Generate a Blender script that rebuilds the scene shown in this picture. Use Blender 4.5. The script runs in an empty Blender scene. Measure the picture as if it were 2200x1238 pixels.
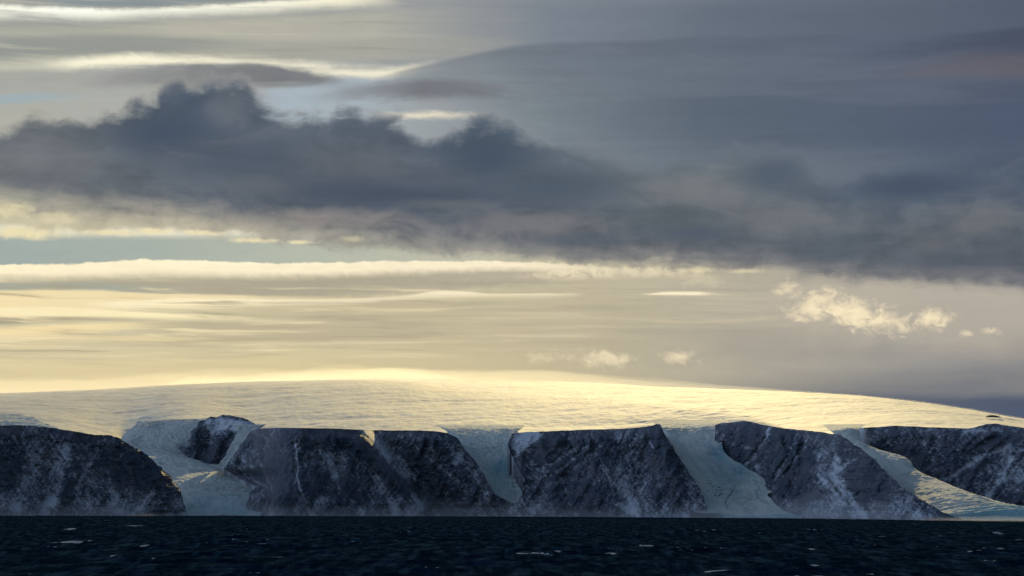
import bpy, math, random
import numpy as np
from mathutils import Matrix

random.seed(7)
sc = bpy.context.scene
COL = sc.collection
R = math.radians

# ------------------------------------------------------------------ camera
CAM_H = 35.0
F = 4478.0                      # focal length in photograph pixels (2200 wide)
PITCH = math.atan((1094.7 - 619.0) / F)
ROLL = math.atan(0.0045)
cam_data = bpy.data.cameras.new("camera")
cam_data.sensor_width = 36.0
cam_data.lens = 36.0 * F / 2200.0
cam_data.clip_start = 1.0
cam_data.clip_end = 300000.0
cam = bpy.data.objects.new("camera", cam_data)
COL.objects.link(cam)
CM = Matrix.Translation((0, 0, CAM_H)) @ Matrix.Rotation(R(90) + PITCH, 4, 'X') @ Matrix.Rotation(ROLL, 4, 'Z')
cam.matrix_world = CM
sc.camera = cam
RM = np.array(CM.to_3x3())


def ray(x, y):
    """direction through a photograph pixel, scaled to y = 1"""
    x = np.asarray(x, float); y = np.asarray(y, float)
    l = np.stack([(x - 1100.0) / F, -(y - 619.0) / F, -np.ones_like(x)], -1)
    w = l @ RM.T
    return w / w[..., 1:2]


def place(x, y, d):
    p = ray(x, y) * np.asarray(d, float)[..., None]
    p[..., 2] += CAM_H
    return p


def azel(x, y):
    r = ray(x, y)
    az = np.degrees(np.arctan2(r[..., 0], r[..., 1]))
    el = np.degrees(np.arctan2(r[..., 2], np.hypot(r[..., 0], r[..., 1])))
    return az, el


# ------------------------------------------------------------------ numpy noise
_rs = np.random.RandomState(11)
_perm = _rs.permutation(1024).astype(np.int64)
_ang = _rs.rand(1024) * 2 * np.pi
_gx, _gy = np.cos(_ang), np.sin(_ang)


def perlin(x, y, seed=0):
    xi = np.floor(x).astype(np.int64); yi = np.floor(y).astype(np.int64)
    xf = x - xi; yf = y - yi
    u = xf * xf * xf * (xf * (xf * 6 - 15) + 10)
    v = yf * yf * yf * (yf * (yf * 6 - 15) + 10)

    def g(ix, iy, dx, dy):
        h = _perm[(_perm[(ix + seed * 131) & 1023] + iy) & 1023]
        return _gx[h] * dx + _gy[h] * dy
    a = g(xi, yi, xf, yf); b = g(xi + 1, yi, xf - 1, yf)
    c = g(xi, yi + 1, xf, yf - 1); d = g(xi + 1, yi + 1, xf - 1, yf - 1)
    return 1.5 * ((a + u * (b - a)) + v * ((c + u * (d - c)) - (a + u * (b - a))))


def fbm(x, y, octv=4, gain=0.5, seed=0):
    s = 0; a = 1.0; t = 0
    for k in range(octv):
        s = s + a * perlin(x * 2.03 ** k + 17.3 * k, y * 2.03 ** k - 9.1 * k, seed + k)
        t += a; a *= gain
    return s / t


def ridged(x, y, octv=3, seed=0):
    s = 0; a = 1.0; t = 0
    for k in range(octv):
        s = s + a * (1 - 2 * np.abs(perlin(x * 2.0 ** k + 5.7 * k, y * 2.0 ** k + 3.3 * k, seed + k)))
        t += a; a *= 0.5
    return s / t


def sstep(a, b, x):
    t = np.clip((x - a) / (b - a), 0, 1)
    return t * t * (3 - 2 * t)


def poly(pts, x):
    p = np.array(pts, float)
    return np.interp(x, p[:, 0], p[:, 1])


def smooth_poly(pts, x):
    """monotone cubic through points"""
    p = np.array(pts, float); X = p[:, 0]; Y = p[:, 1]
    d = np.diff(Y) / np.diff(X)
    m = np.concatenate([[d[0]], np.where(d[:-1] * d[1:] > 0, 2 * d[:-1] * d[1:] / (d[:-1] + d[1:] + 1e-12), 0), [d[-1]]])
    x = np.clip(x, X[0], X[-1])
    i = np.clip(np.searchsorted(X, x) - 1, 0, len(X) - 2)
    h = X[i + 1] - X[i]; t = (x - X[i]) / h
    return ((2*t**3 - 3*t**2 + 1) * Y[i] + (t**3 - 2*t**2 + t) * h * m[i]
            + (-2*t**3 + 3*t**2) * Y[i + 1] + (t**3 - t**2) * h * m[i + 1])


# ------------------------------------------------------------------ mesh helpers
def grid_mesh(name, P, mat, attrs=None, flip=False):
    ny, nx = P.shape[:2]
    me = bpy.data.meshes.new(name)
    idx = np.arange(ny * nx).reshape(ny, nx)
    a, b, c, d = idx[:-1, :-1], idx[:-1, 1:], idx[1:, 1:], idx[1:, :-1]
    q = np.stack([a, d, c, b] if flip else [a, b, c, d], -1).reshape(-1, 4)
    me.vertices.add(ny * nx)
    me.vertices.foreach_set("co", P.reshape(-1).astype(np.float32))
    me.loops.add(q.size)
    me.loops.foreach_set("vertex_index", q.reshape(-1).astype(np.int32))
    me.polygons.add(len(q))
    me.polygons.foreach_set("loop_start", (np.arange(len(q)) * 4).astype(np.int32))
    me.polygons.foreach_set("loop_total", np.full(len(q), 4, np.int32))
    me.update(calc_edges=True)
    me.polygons.foreach_set("use_smooth", np.ones(len(q), bool))
    for k, v in (attrs or {}).items():
        at = me.attributes.new(k, 'FLOAT', 'POINT')
        at.data.foreach_set("value", np.asarray(v, np.float32).reshape(-1))
    me.materials.append(mat)
    o = bpy.data.objects.new(name, me)
    COL.objects.link(o)
    return o


def tag(o, label, cat, kind=None, group=None):
    o["label"] = label; o["category"] = cat
    if kind: o["kind"] = kind
    if group: o["group"] = group
    return o


# ------------------------------------------------------------------ node helpers
class NT:
    def __init__(self, tree):
        self.t = tree; self.n = tree.nodes; self.l = tree.links

    def node(self, typ, **kw):
        n = self.n.new(typ)
        for k, v in kw.items(): setattr(n, k, v)
        return n

    def put(self, sock, v):
        if isinstance(v, V): self.l.new(v.s, sock)
        elif isinstance(v, bpy.types.NodeSocket): self.l.new(v, sock)
        else: sock.default_value = v

    def math(self, op, a, b=None, c=None, clamp=False):
        n = self.node('ShaderNodeMath', operation=op, use_clamp=clamp)
        self.put(n.inputs[0], a)
        if b is not None: self.put(n.inputs[1], b)
        if c is not None: self.put(n.inputs[2], c)
        return V(self, n.outputs[0])

    def smooth(self, a, b, x):
        n = self.node('ShaderNodeMapRange', interpolation_type='SMOOTHSTEP')
        self.put(n.inputs[0], x); self.put(n.inputs[1], a); self.put(n.inputs[2], b)
        n.inputs[3].default_value = 0.0; n.inputs[4].default_value = 1.0
        return V(self, n.outputs[0])

    def mix(self, f, a, b):
        n = self.node('ShaderNodeMix', data_type='RGBA')
        self.put(n.inputs[0], f)
        for s, v in ((n.inputs[6], a), (n.inputs[7], b)):
            if isinstance(v, (tuple, list)): s.default_value = (*v[:3], 1)
            else: self.put(s, v)
        return V(self, n.outputs[2])

    def vec(self, x, y, z=0.0):
        n = self.node('ShaderNodeCombineXYZ')
        for s, v in zip(n.inputs, (x, y, z)): self.put(s, v)
        return V(self, n.outputs[0])

    def noise(self, vec, scale, detail=4, rough=0.5, dist=0.0, dim='3D', lac=2.0):
        n = self.node('ShaderNodeTexNoise', noise_dimensions=dim)
        if vec is not None: self.put(n.inputs['Vector'], vec)
        n.inputs['Scale'].default_value = scale; n.inputs['Detail'].default_value = detail
        n.inputs['Roughness'].default_value = rough; n.inputs['Distortion'].default_value = dist
        n.inputs['Lacunarity'].default_value = lac
        return V(self, n.outputs[0])

    def ramp(self, f, stops):
        n = self.node('ShaderNodeValToRGB')
        e = n.color_ramp.elements
        while len(e) > 1: e.remove(e[-1])
        e[0].position = stops[0][0]; e[0].color = (*stops[0][1], 1)
        for p, c in stops[1:]:
            q = e.new(p); q.color = (*c, 1)
        self.put(n.inputs[0], f)
        return V(self, n.outputs[0])

    def curve(self, f, pts, vector=False):
        n = self.node('ShaderNodeFloatCurve')
        c = n.mapping.curves[0]
        n.mapping.use_clip = False
        while len(c.points) > 2: c.points.remove(c.points[1])
        c.points[0].location = pts[0]; c.points[1].location = pts[-1]
        for p in pts[1:-1]: c.points.new(*p)
        for p in c.points: p.handle_type = 'VECTOR' if vector else 'AUTO_CLAMPED'
        n.mapping.update()
        self.put(n.inputs['Value'], f); n.inputs['Factor'].default_value = 1.0
        return V(self, n.outputs[0])


class V:
    def __init__(self, nt, s): self.nt = nt; self.s = s
    def _o(self, op, a, b): return self.nt.math(op, a, b)
    def __add__(self, o): return self._o('ADD', self, o)
    def __radd__(self, o): return self._o('ADD', o, self)
    def __sub__(self, o): return self._o('SUBTRACT', self, o)
    def __rsub__(self, o): return self._o('SUBTRACT', o, self)
    def __mul__(self, o): return self._o('MULTIPLY', self, o)
    def __rmul__(self, o): return self._o('MULTIPLY', o, self)
    def __truediv__(self, o): return self._o('DIVIDE', self, o)


def s2l(c):
    return tuple(((v / 255) / 12.92 if v / 255 <= 0.04045 else ((v / 255 + 0.055) / 1.055) ** 2.4) for v in c)


# ------------------------------------------------------------------ sun + sky
SUN_EL, SUN_AZ = 12.5, 5.0
SKY_STRENGTH = 0.1
sun_d = bpy.data.lights.new("sun", 'SUN')
sun_d.energy = 4.3
sun_d.angle = R(0.53)
sun_d.color = (1.0, 0.76, 0.32)
sun = bpy.data.objects.new("sun", sun_d)
COL.objects.link(sun)
sun.rotation_euler = (R(90 - SUN_EL), 0, R(180 - SUN_AZ))
sun.location = (4000, 20000, 8000)

world = bpy.data.worlds.new("World")
sc.world = world
world.use_nodes = True
world.cycles.sampling_method = 'MANUAL'
world.cycles.sample_map_resolution = 512
nt = NT(world.node_tree)
nt.n.clear()
w_out = nt.node('ShaderNodeOutputWorld')
bg = nt.node('ShaderNodeBackground')
bg.inputs[1].default_value = SKY_STRENGTH
nt.l.new(bg.outputs[0], w_out.inputs[0])
tc = nt.node('ShaderNodeTexCoord')
sx = nt.node('ShaderNodeSeparateXYZ')
nt.l.new(tc.outputs['Generated'], sx.inputs[0])
dx, dy, dz = (V(nt, s) for s in sx.outputs)
DEG = 180 / math.pi
A = nt.math('ARCTAN2', dx, dy) * DEG           # azimuth, degrees right of the view's middle
E = nt.math('ARCSINE', dz) * DEG               # elevation, degrees
AN = nt.math('ADD', A * (1 / 32.0), 0.5, clamp=True)
PXD = F * math.pi / 180                         # photograph pixels per degree

sky = nt.node('ShaderNodeTexSky', sky_type='NISHITA')
sky.sun_disc = False
sky.sun_elevation = R(SUN_EL)
sky.sun_rotation = R(SUN_AZ)
sky.air_density = 1.0; sky.dust_density = 0.6; sky.ozone_density = 1.6
sky.altitude = 20
nt.l.new(tc.outputs['Generated'], sky.inputs[0])

# noise fields shared by all cloud sheets (every one a function of direction only)
warp = nt.noise(nt.vec(A * 0.35, E * 0.6), 1.0, 3, 0.5, dim='2D')
n_bil = (nt.noise(nt.vec(A * 0.75, E * 1.15 + warp * 0.8), 1.0, 8, 0.58, 0.25, '2D') - 0.5) * 2.6
n_str = (nt.noise(nt.vec(A * 0.10 + warp * 0.12, E * 1.9 + A * 0.02), 1.0, 6, 0.55, 0.1, '2D') - 0.5) * 2.6
n_wsp = (nt.noise(nt.vec(A * 0.42, E * 2.6 + warp * 1.2), 1.0, 7, 0.6, 0.6, '2D') - 0.5) * 2.6
n_fin = (nt.noise(nt.vec(A * 2.6, E * 3.8 + warp * 2.0), 1.0, 6, 0.6, 0.4, '2D') - 0.5) * 2.6
n_big = (nt.noise(nt.vec(A * 0.30 + warp * 0.3, E * 0.75 + 4.0), 1.0, 5, 0.55, 0.5, '2D') - 0.5) * 2.6
n_thn = (nt.noise(nt.vec(A * 0.20 + warp * 0.25, E * 5.2 + warp * 0.8), 1.0, 5, 0.55, 0.3, '2D') - 0.5) * 2.6
NOISE = {'b': n_bil, 's': n_str, 'w': n_wsp, 'f': n_fin, 'g': n_big, 't': n_thn}
EXPO = 0.4
K = 2 ** -EXPO / SKY_STRENGTH


TINT = (1.0, 1.0, 1.0)


def skycol(c):
    return tuple(v * K * k for v, k in zip(s2l(c), TINT))


def xpos(x):
    az, _ = azel(x, 600.0)
    return float(np.clip(az / 32.0 + 0.5, 0, 1))


def edge(pts):
    out = []
    for x, y in pts:
        az, el = azel(float(x), float(y))
        out.append((float(np.clip(az / 32 + 0.5, 0, 1)), float(el) / 16.0))
    out.sort()
    if out[0][0] > 0.001: out.insert(0, (0.0, out[0][1]))
    if out[-1][0] < 0.999: out.append((1.0, out[-1][1]))
    return nt.curve(AN, out) * 16.0


def cramp(stops):
    if isinstance(stops, tuple): return skycol(stops)
    return nt.ramp(AN, [(xpos(x), skycol(c)) for x, c in stops])


def amp(pts):
    out = sorted((xpos(x), a) for x, a in pts)
    if out[0][0] > 0.001: out.insert(0, (0.0, out[0][1]))
    if out[-1][0] < 0.999: out.append((1.0, out[-1][1]))
    return nt.curve(AN, out, True)


acc = V(nt, sky.outputs[0])
A0, E0, AN0, NOISE0 = A, E, AN, dict(NOISE)
TOK = None


def token():
    """make the next sheet wait for the sheets behind it (keeps the shader's stack small)"""
    global A, E, AN, TOK
    TOK = nt.math('MULTIPLY', acc, 1e-9)
    A, E, AN = A0 + TOK, E0 + TOK, AN0 + TOK




def band(top, bot, st, sb, ctop, cbot=None, alpha=1.0, nz=(('b', 0),), nb=None, mid=0.5, tex=None, mod=None, gs=0.5):
    """one sheet of cloud between an upper and a lower edge. softness and noise in photo pixels"""
    global acc
    token()
    def off(ns):
        o = None
        for k, a in ns:
            if a == 0: continue
            v = nt.math('MULTIPLY_ADD', NOISE[k], a / PXD, TOK)
            o = v if o is None else o + v
        return o
    T = edge(top); B = edge(bot)
    ot = off(nz); ob = off(nb if nb is not None else nz)
    Tn = T if ot is None else T + ot
    Bn = B if ob is None else B + ob
    m = nt.smooth(-st / 2 / PXD, st / 2 / PXD, Tn - E) * nt.smooth(-sb / 2 / PXD, sb / 2 / PXD, E - Bn)
    if isinstance(alpha, (list,)): m = m * amp(alpha)
    elif alpha != 1.0: m = m * alpha
    if tex: m = m * nt.smooth(tex[1], tex[2], NOISE[tex[0]] + TOK)
    c = cramp(ctop)
    if cbot is not None:
        fr = nt.smooth(mid - gs, mid + gs, (E - Bn) / (T - B + 0.001))
        c = nt.mix(fr, cramp(cbot), c)
    if mod:
        h = nt.node('ShaderNodeHueSaturation')
        val = None
        for k, a in mod:
            val = nt.math('MULTIPLY_ADD', NOISE[k], a, TOK + 1.0 if val is None else val)
        if isinstance(c, tuple): h.inputs['Color'].default_value = (*c, 1)
        else: nt.put(h.inputs['Color'], c)
        nt.put(h.inputs['Value'], val)
        c = V(nt, h.outputs[0])
    acc = nt.mix(m, acc, c)


def blob(x, y, rx, ry, col, alpha=1.0, nz=(('b', 0.35),), lo=0.0, hi=1.0, tilt=0.0):
    """a soft patch; noise eats into its rim"""
    global acc
    token()
    az, el = azel(float(x), float(y))
    ddx = (A - float(az)) * (PXD / rx)
    ddy = (E - float(el)) * (PXD / ry)
    if tilt: ddy = ddy + ddx * tilt
    r = nt.math('SQRT', ddx * ddx + ddy * ddy)
    v = 1.0 - r
    for k, a in nz: v = v + nt.math('MULTIPLY_ADD', NOISE[k], a, TOK)
    acc = nt.mix(nt.smooth(lo, hi, v) * alpha, acc, skycol(col))


EXEC_SKY = True
# --- general overcast with blue gaps for the rest of the dome
cov = nt.noise(V(nt, tc.outputs['Generated']), 2.2, 6, 0.55, 0.4)
acc = nt.mix(nt.smooth(0.46, 0.70, cov) * nt.smooth(6.0, 16.0, E) * 0.85, acc, tuple(v * K for v in (0.30, 0.34, 0.42)))
W = (-400, 2600)
# --- low warm sheet over the ice cap, grading to slate on the right
band([(W[0], 470), (W[1], 470)], [(W[0], 1400), (W[1], 1400)], 60, 10,
     [(-300, (196, 196, 176)), (300, (190, 190, 168)), (900, (196, 190, 160)), (1500, (190, 181, 160)), (2200, (172, 166, 158))],
     [(-300, (224, 204, 156)), (300, (226, 206, 158)), (800, (216, 199, 155)), (1200, (196, 182, 148)), (1600, (166, 160, 146)), (2000, (136, 137, 139)), (2300, (110, 115, 124))],
     nz=(('b', 0),), mid=0.72)
# slate haze low on the right
band([(1300, 840), (1600, 822), (1800, 812), (2000, 800), (2300, 790)], [(W[0], 1300), (W[1], 1300)], 60, 10, [(1300, (150, 146, 134)), (1900, (118, 120, 125)), (2300, (96, 104, 118))],
     alpha=[(1250, 0), (1500, 0.5), (1900, 0.8), (2300, 0.8)], nz=(('w', 10),))
band([(1600, 850), (1800, 846), (2000, 850), (2300, 852)], [(W[0], 1300), (W[1], 1300)], 26, 10, [(1600, (100, 105, 116)), (2200, (78, 89, 110))],
     alpha=[(1560, 0), (1850, 0.85), (2300, 1)], nz=(('w', 5),))
# --- blue-green gap
band([(W[0], 495), (700, 510), (1200, 545), (1400, 560)], [(W[0], 572), (1300, 572)], 24, 8, [(-300, (158, 171, 168)), (300, (168, 177, 168)), (700, (182, 186, 170)), (1000, (192, 190, 170)), (1400, (190, 185, 165))], alpha=[(1000, 1), (1350, 0)], nz=(('s', 5),))
# --- bands of thin lit stratus, upper row: bright crest with grey belly
band([(W[0], 563), (120, 567), (380, 559), (560, 565), (820, 562), (1050, 562), (1250, 570), (1420, 580)], [(W[0], 650), (700, 640), (1420, 604)], 5, 26,
     [(-200, (255, 240, 203)), (600, (254, 242, 208)), (1200, (250, 236, 205)), (1420, (226, 212, 185))],
     [(-200, (182, 174, 150)), (700, (176, 167, 146)), (1400, (186, 176, 156))], alpha=[(1150, 1), (1430, 0.0)], nz=(('f', 3), ('b', 4)), nb=(('s', 6), ('f', 5)), mid=0.66, gs=0.17, mod=(('f', 0.03), ('t', 0.05)))
band([(1130, 563), (1250, 569), (1400, 577), (1520, 580)], [(1130, 598), (1520, 596)], 10, 18, (240, 226, 192), alpha=[(1100, 0), (1180, 0.9), (1400, 0.7), (1540, 0)], nz=(('f', 6), ('w', 5)), tex=('f', -0.7, 0.5))
# blue slot and yellow ray bands on the left
band([(W[0], 598), (400, 612)], [(W[0], 626), (420, 636)], 10, 10, (164, 172, 160), alpha=[(-300, 0.8), (200, 0.75), (430, 0)], nz=(('s', 8),))
band([(W[0], 618), (200, 624), (420, 634), (700, 638), (900, 640)], [(W[0], 668), (450, 664), (900, 652)], 8, 26, [(-200, (250, 228, 176)), (500, (244, 226, 180)), (900, (214, 200, 164))], alpha=[(-300, 0.95), (500, 0.85), (920, 0)], nz=(('w', 4),))
band([(180, 648), (400, 642), (560, 644), (760, 643)], [(180, 660), (760, 655)], 6, 12, (255, 240, 200), alpha=[(170, 0), (260, 0.9), (560, 0.8), (780, 0)], nz=(('w', 5),))
band([(440, 640), (700, 642), (860, 636), (960, 625), (1060, 631), (1240, 630)], [(440, 656), (700, 654), (960, 639), (1240, 636)], 5, 10, (253, 240, 206), alpha=[(430, 0), (560, 0.4), (860, 0.75), (960, 1), (1200, 0.6), (1260, 0)], nz=(('w', 2),))
band([(500, 655), (1100, 640), (1700, 640)], [(500, 745), (1700, 745)], 30, 40, [(500, (188, 177, 148)), (1200, (190, 178, 150)), (1700, (180, 171, 154))], alpha=[(420, 0), (700, 0.75), (1500, 0.5), (1750, 0)], nz=(('s', 14),), tex=('s', -0.9, 0.6))
band([(W[0], 658), (150, 661), (330, 672), (450, 676), (620, 686)], [(W[0], 676), (200, 682), (400, 686), (620, 690)], 5, 14, [(-200, (255, 240, 192)), (400, (254, 238, 192)), (620, (226, 210, 168))], alpha=[(-300, 1), (430, 1), (640, 0)], nz=(('w', 2),))
band([(W[0], 676), (200, 681), (350, 684)], [(W[0], 694), (350, 693)], 8, 8, (158, 148, 126), alpha=[(-300, 0.8), (150, 0.7), (370, 0)], nz=(('s', 3),))
band([(W[0], 702), (100, 700), (250, 694), (400, 690)], [(W[0], 722), (180, 716), (400, 700)], 8, 16, (246, 224, 172), alpha=[(-300, 0.95), (200, 0.9), (420, 0)], nz=(('w', 4),))
band([(300, 690), (600, 695), (900, 705)], [(300, 726), (900, 735)], 16, 20, (186, 174, 146), alpha=[(280, 0), (450, 0.8), (700, 0.5), (950, 0)], nz=(('s', 8),))
band([(W[0], 718), (300, 722), (620, 733)], [(W[0], 727), (620, 738)], 6, 12, (232, 212, 164), alpha=[(-300, 0.3), (300, 0.7), (660, 0)], nz=(('w', 3),))
band([(W[0], 738), (120, 742)], [(W[0], 750), (150, 751)], 8, 8, (230, 210, 168), alpha=[(-300, 0.6), (110, 0.5), (180, 0)], nz=(('w', 5),))
# thin bright lenses in the centre right
band([(1380, 632), (1440, 627), (1500, 627), (1600, 633)], [(1380, 634), (1600, 635)], 5, 5, (255, 240, 205), alpha=[(1370, 0), (1400, 0.9), (1500, 0.95), (1530, 0.3), (1620, 0)], nz=(('w', 1),))
band([(1360, 684), (1500, 690), (1570, 688), (1660, 682)], [(1360, 690), (1500, 694), (1660, 688)], 8, 8, (212, 198, 164), alpha=[(1340, 0), (1420, 0.6), (1640, 0.6), (1680, 0)], nz=(('w', 3),))
# warm bank behind the small clouds, greyer strip below
band([(1440, 640), (1800, 600), (2300, 620)], [(1440, 700), (2300, 760)], 50, 60, (196, 185, 166), alpha=[(1400, 0), (1700, 0.4), (2300, 0.6)], nz=(('b', 12),))
band([(W[0], 768), (900, 762), (1700, 775)], [(W[0], 900), (1700, 900)], 70, 10, [(-300, (228, 208, 160)), (600, (224, 205, 158)), (1200, (200, 186, 150)), (1700, (160, 156, 146))], alpha=[(-300, 0.6), (900, 0.6), (1500, 0)], nz=(('w', 16),))
band([(W[0], 596), (1700, 600)], [(W[0], 760), (900, 770), (1700, 720)], 30, 60, [(-300, (252, 232, 184)), (700, (240, 224, 182)), (1700, (206, 196, 172))], alpha=[(-300, .95), (500, .85), (1100, .5), (1700, .2), (1900, 0)], tex=('t', 0.05, 0.7))
band([(W[0], 596), (1700, 600)], [(W[0], 760), (900, 770), (1700, 720)], 30, 60, [(-300, (172, 160, 132)), (700, (172, 161, 136)), (1700, (164, 156, 144))], alpha=[(-300, .8), (500, .8), (1100, .6), (1700, .35), (1900, 0)], tex=('t', -0.05, -0.7))
band([(1300, 690), (1800, 700), (2300, 710)], [(1300, 800), (2300, 850)], 60, 50, (150, 146, 142), alpha=[(1250, 0), (1600, .35), (2300, .5)], nz=(('w', 14),), tex=('g', -0.5, 0.6))
# small lit cumulus tufts
for (x, y, rx, ry, a, tl) in ((1690, 622, 34, 22, .8, 0.1), (1735, 662, 62, 34, .85, -0.15), (1810, 666, 80, 42, .95, 0.35), (1890, 690, 95, 30, 1.0, 0.35), (1996, 684, 48, 24, 1.0, 0.1),
                              (2076, 717, 22, 9, .8, 0.2), (2126, 711, 28, 11, .8, 0.1), (1298, 772, 78, 22, .75, 0.15), (1458, 767, 42, 17, .8, 0.25), (1165, 770, 60, 14, .35, 0.0), (1500, 600, 60, 26, .25, 0.3)):
    blob(x, y, rx * 1.12, ry * 1.2, (250, 232, 194), a * 0.9, nz=(('f', 0.7), ('b', 0.35)), lo=0.03, hi=1.15, tilt=tl)

# --- upper sky, left: thin high overcast with bright slots
UP = [(W[0], -700), (W[1], -700)]
band([(W[0], -300), (W[1], -300)], [(W[0], 470), (900, 500), (W[1], 520)], 500, 60,
     [(-300, (150, 152, 148)), (500, (165, 166, 160)), (900, (150, 153, 154)), (1200, (120, 129, 140)), (1600, (100, 110, 124)), (2200, (86, 96, 112))],
     [(-300, (204, 200, 182)), (300, (186, 190, 186)), (800, (172, 182, 188)), (1100, (140, 148, 156)), (1500, (96, 106, 120)), (2200, (84, 94, 112))], nz=(('s', 0),), mid=0.3)
# soft streaks of beige and grey
band([(W[0], 45), (500, 38), (1000, 20)], [(W[0], 120), (1000, 130)], 20, 26, [(-300, (158, 162, 154)), (400, (184, 182, 166)), (800, (178, 176, 164)), (1050, (150, 154, 154))], alpha=[(-300, .9), (800, .9), (1150, 0)], nz=(('s', 10), ('w', 6)))
band([(W[0], 70), (400, 78), (560, 88)], [(W[0], 112), (700, 112)], 22, 20, (146, 150, 145), alpha=[(-300, .9), (380, .85), (700, 0)], nz=(('s', 8),))
band([(500, 92), (1000, 80)], [(500, 124), (1000, 125)], 20, 20, (160, 160, 152), alpha=[(420, 0), (600, .7), (1000, .5), (1150, 0)], nz=(('s', 8),))
band([(W[0], 0), (0, 10), (150, 18), (260, 20), (420, 14), (600, 3), (780, -8)], [(W[0], 30), (100, 36), (200, 39), (300, 33), (560, 22), (780, 12)], 12, 30, [(-200, (250, 248, 226)), (100, (255, 255, 240)), (500, (255, 253, 232)), (780, (250, 244, 214))], alpha=[(-300, 1), (740, 1), (860, 0)], nz=(('w', 4), ('f', 3)), mod=(('w', 0.06), ('f', 0.03)))
band(UP, [(W[0], 0), (60, 3), (150, 14), (260, 15), (420, 8), (600, -3), (800, -10)], 10, 9, (138, 148, 150), alpha=[(60, 0.3), (140, 1), (700, 1), (900, 0.4)], nz=(('s', 2),))
band([(W[0], 122), (150, 126), (350, 120), (560, 128), (800, 148), (960, 138)], [(W[0], 142), (150, 148), (300, 141), (560, 142), (800, 168), (960, 150)], 24, 20, [(-200, (226, 222, 200)), (200, (252, 246, 218)), (500, (246, 241, 216)), (900, (248, 240, 212))], alpha=[(-300, .2), (80, .4), (150, .95), (400, .95), (560, .8), (700, .9), (880, .9), (1010, 0)], nz=(('w', 7), ('f', 3)), mod=(('w', 0.1),))
band(UP, [(W[0], 190), (900, 200), (1200, 200)], 30, 40, (204, 200, 182), alpha=[(-300, .6), (800, .5), (1150, .1), (1300, 0)], tex=('t', 0.1, 1.0))
band(UP, [(W[0], 190), (900, 200), (1200, 200)], 30, 40, (122, 127, 130), alpha=[(-300, .55), (800, .5), (1150, .2), (1300, 0)], tex=('t', -0.1, -1.0))
# pale blue openings
band([(W[0], 200), (160, 198)], [(W[0], 222), (190, 218)], 12, 14, (152, 176, 188), alpha=[(-300, .7), (60, .6), (200, 0)], nz=(('w', 5),))
band([(520, 192), (760, 168), (900, 165)], [(520, 262), (760, 270), (900, 262)], 20, 30, (168, 184, 196), alpha=[(500, 0), (580, .8), (760, .6), (900, 0)], nz=(('w', 8),))
band([(W[0], 150), (160, 152)], [(W[0], 194), (160, 196)], 20, 20, (166, 168, 162), alpha=[(-300, .9), (60, .8), (260, 0)], nz=(('s', 8),))
# lens cloud over the big bank
band([(130, 176), (220, 158), (330, 146), (430, 136), (480, 142), (530, 137), (620, 148), (700, 162), (770, 178)], [(130, 192), (300, 184), (500, 186), (640, 182), (770, 184)], 18, 26, [(130, (160, 160, 158)), (400, (130, 132, 134)), (600, (112, 114, 118)), (770, (130, 132, 136))], alpha=[(120, 0), (240, .75), (420, .95), (680, .85), (780, 0)], nz=(('w', 7), ('f', 2)), mod=(('w', 0.1),))
# --- slate sheets on the right with lens edges
band([(780, 172), (860, 152), (960, 130), (1060, 108), (1150, 96), (1280, 90), (1400, 86), (1540, 78), (1620, 82), (1760, 76), (1900, 76), (2050, 72), (2300, 50)], [(780, 176), (880, 182), (980, 200), (1080, 250), (1200, 330), (1400, 420), (2300, 420)], 12, 90,
     [(780, (150, 152, 154)), (1100, (112, 120, 130)), (1500, (96, 106, 120)), (2000, (90, 99, 116)), (2200, (74, 83, 102))],
     [(900, (140, 148, 152)), (1200, (120, 130, 138)), (1600, (98, 109, 122)), (2200, (86, 97, 116))], alpha=[(790, 0), (860, .9), (1000, 1)], nz=(('s', 3), ('w', 3)), mid=0.75, mod=(('t', 0.05), ('s', 0.06), ('w', 0.04)))
band([(1100, 118), (1300, 122), (1700, 118), (2200, 100)], [(1100, 150), (1500, 160), (2200, 160)], 24, 34, (108, 118, 130), alpha=[(1080, 0), (1300, .6), (1700, .3), (1900, 0)], nz=(('s', 12),))
band([(1150, 250), (1300, 222), (1420, 211), (1600, 207), (1740, 214), (1850, 224), (2000, 226), (2300, 214)], [(1150, 270), (1300, 300), (1700, 310), (2300, 330)], 12, 70, [(1150, (116, 126, 135)), (1500, (92, 103, 117)), (2200, (78, 90, 110))], alpha=[(1160, 0), (1350, .8), (2200, .9)], nz=(('s', 3),))
band([(1850, 100), (2000, 88), (2100, 80), (2300, 60)], [(1850, 118), (2300, 112)], 40, 40, (74, 82, 99), alpha=[(1800, 0), (2080, .7), (2300, .9)], nz=(('w', 5),))
band([(1800, 160), (1950, 140), (2100, 118), (2300, 110)], [(1800, 166), (2300, 166)], 40, 34, (116, 107, 110), alpha=[(1780, 0), (1980, .35), (2200, .45)], nz=(('w', 6),))
band([(1450, 345), (1800, 330), (2300, 340)], [(1450, 400), (2300, 420)], 50, 50, (112, 120, 130), alpha=[(1380, 0), (1750, .5), (2000, 0)], nz=(('b', 10),))

band([(640, 205), (740, 188), (840, 178), (950, 170), (1060, 182), (1140, 198)], [(640, 216), (740, 214), (950, 208), (1140, 204)], 22, 24, [(640, (150, 154, 158)), (900, (114, 116, 122)), (1140, (120, 124, 132))], alpha=[(630, 0), (740, .7), (900, .95), (1080, .8), (1150, 0)], nz=(('w', 9), ('f', 3)), mod=(('w', 0.08),))
band([(800, 242), (900, 242), (1060, 246)], [(800, 252), (1060, 256)], 15, 16, (244, 234, 206), alpha=[(780, 0), (850, .8), (930, .8), (1000, .4), (1080, 0)], nz=(('w', 7), ('f', 3)))
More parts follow.
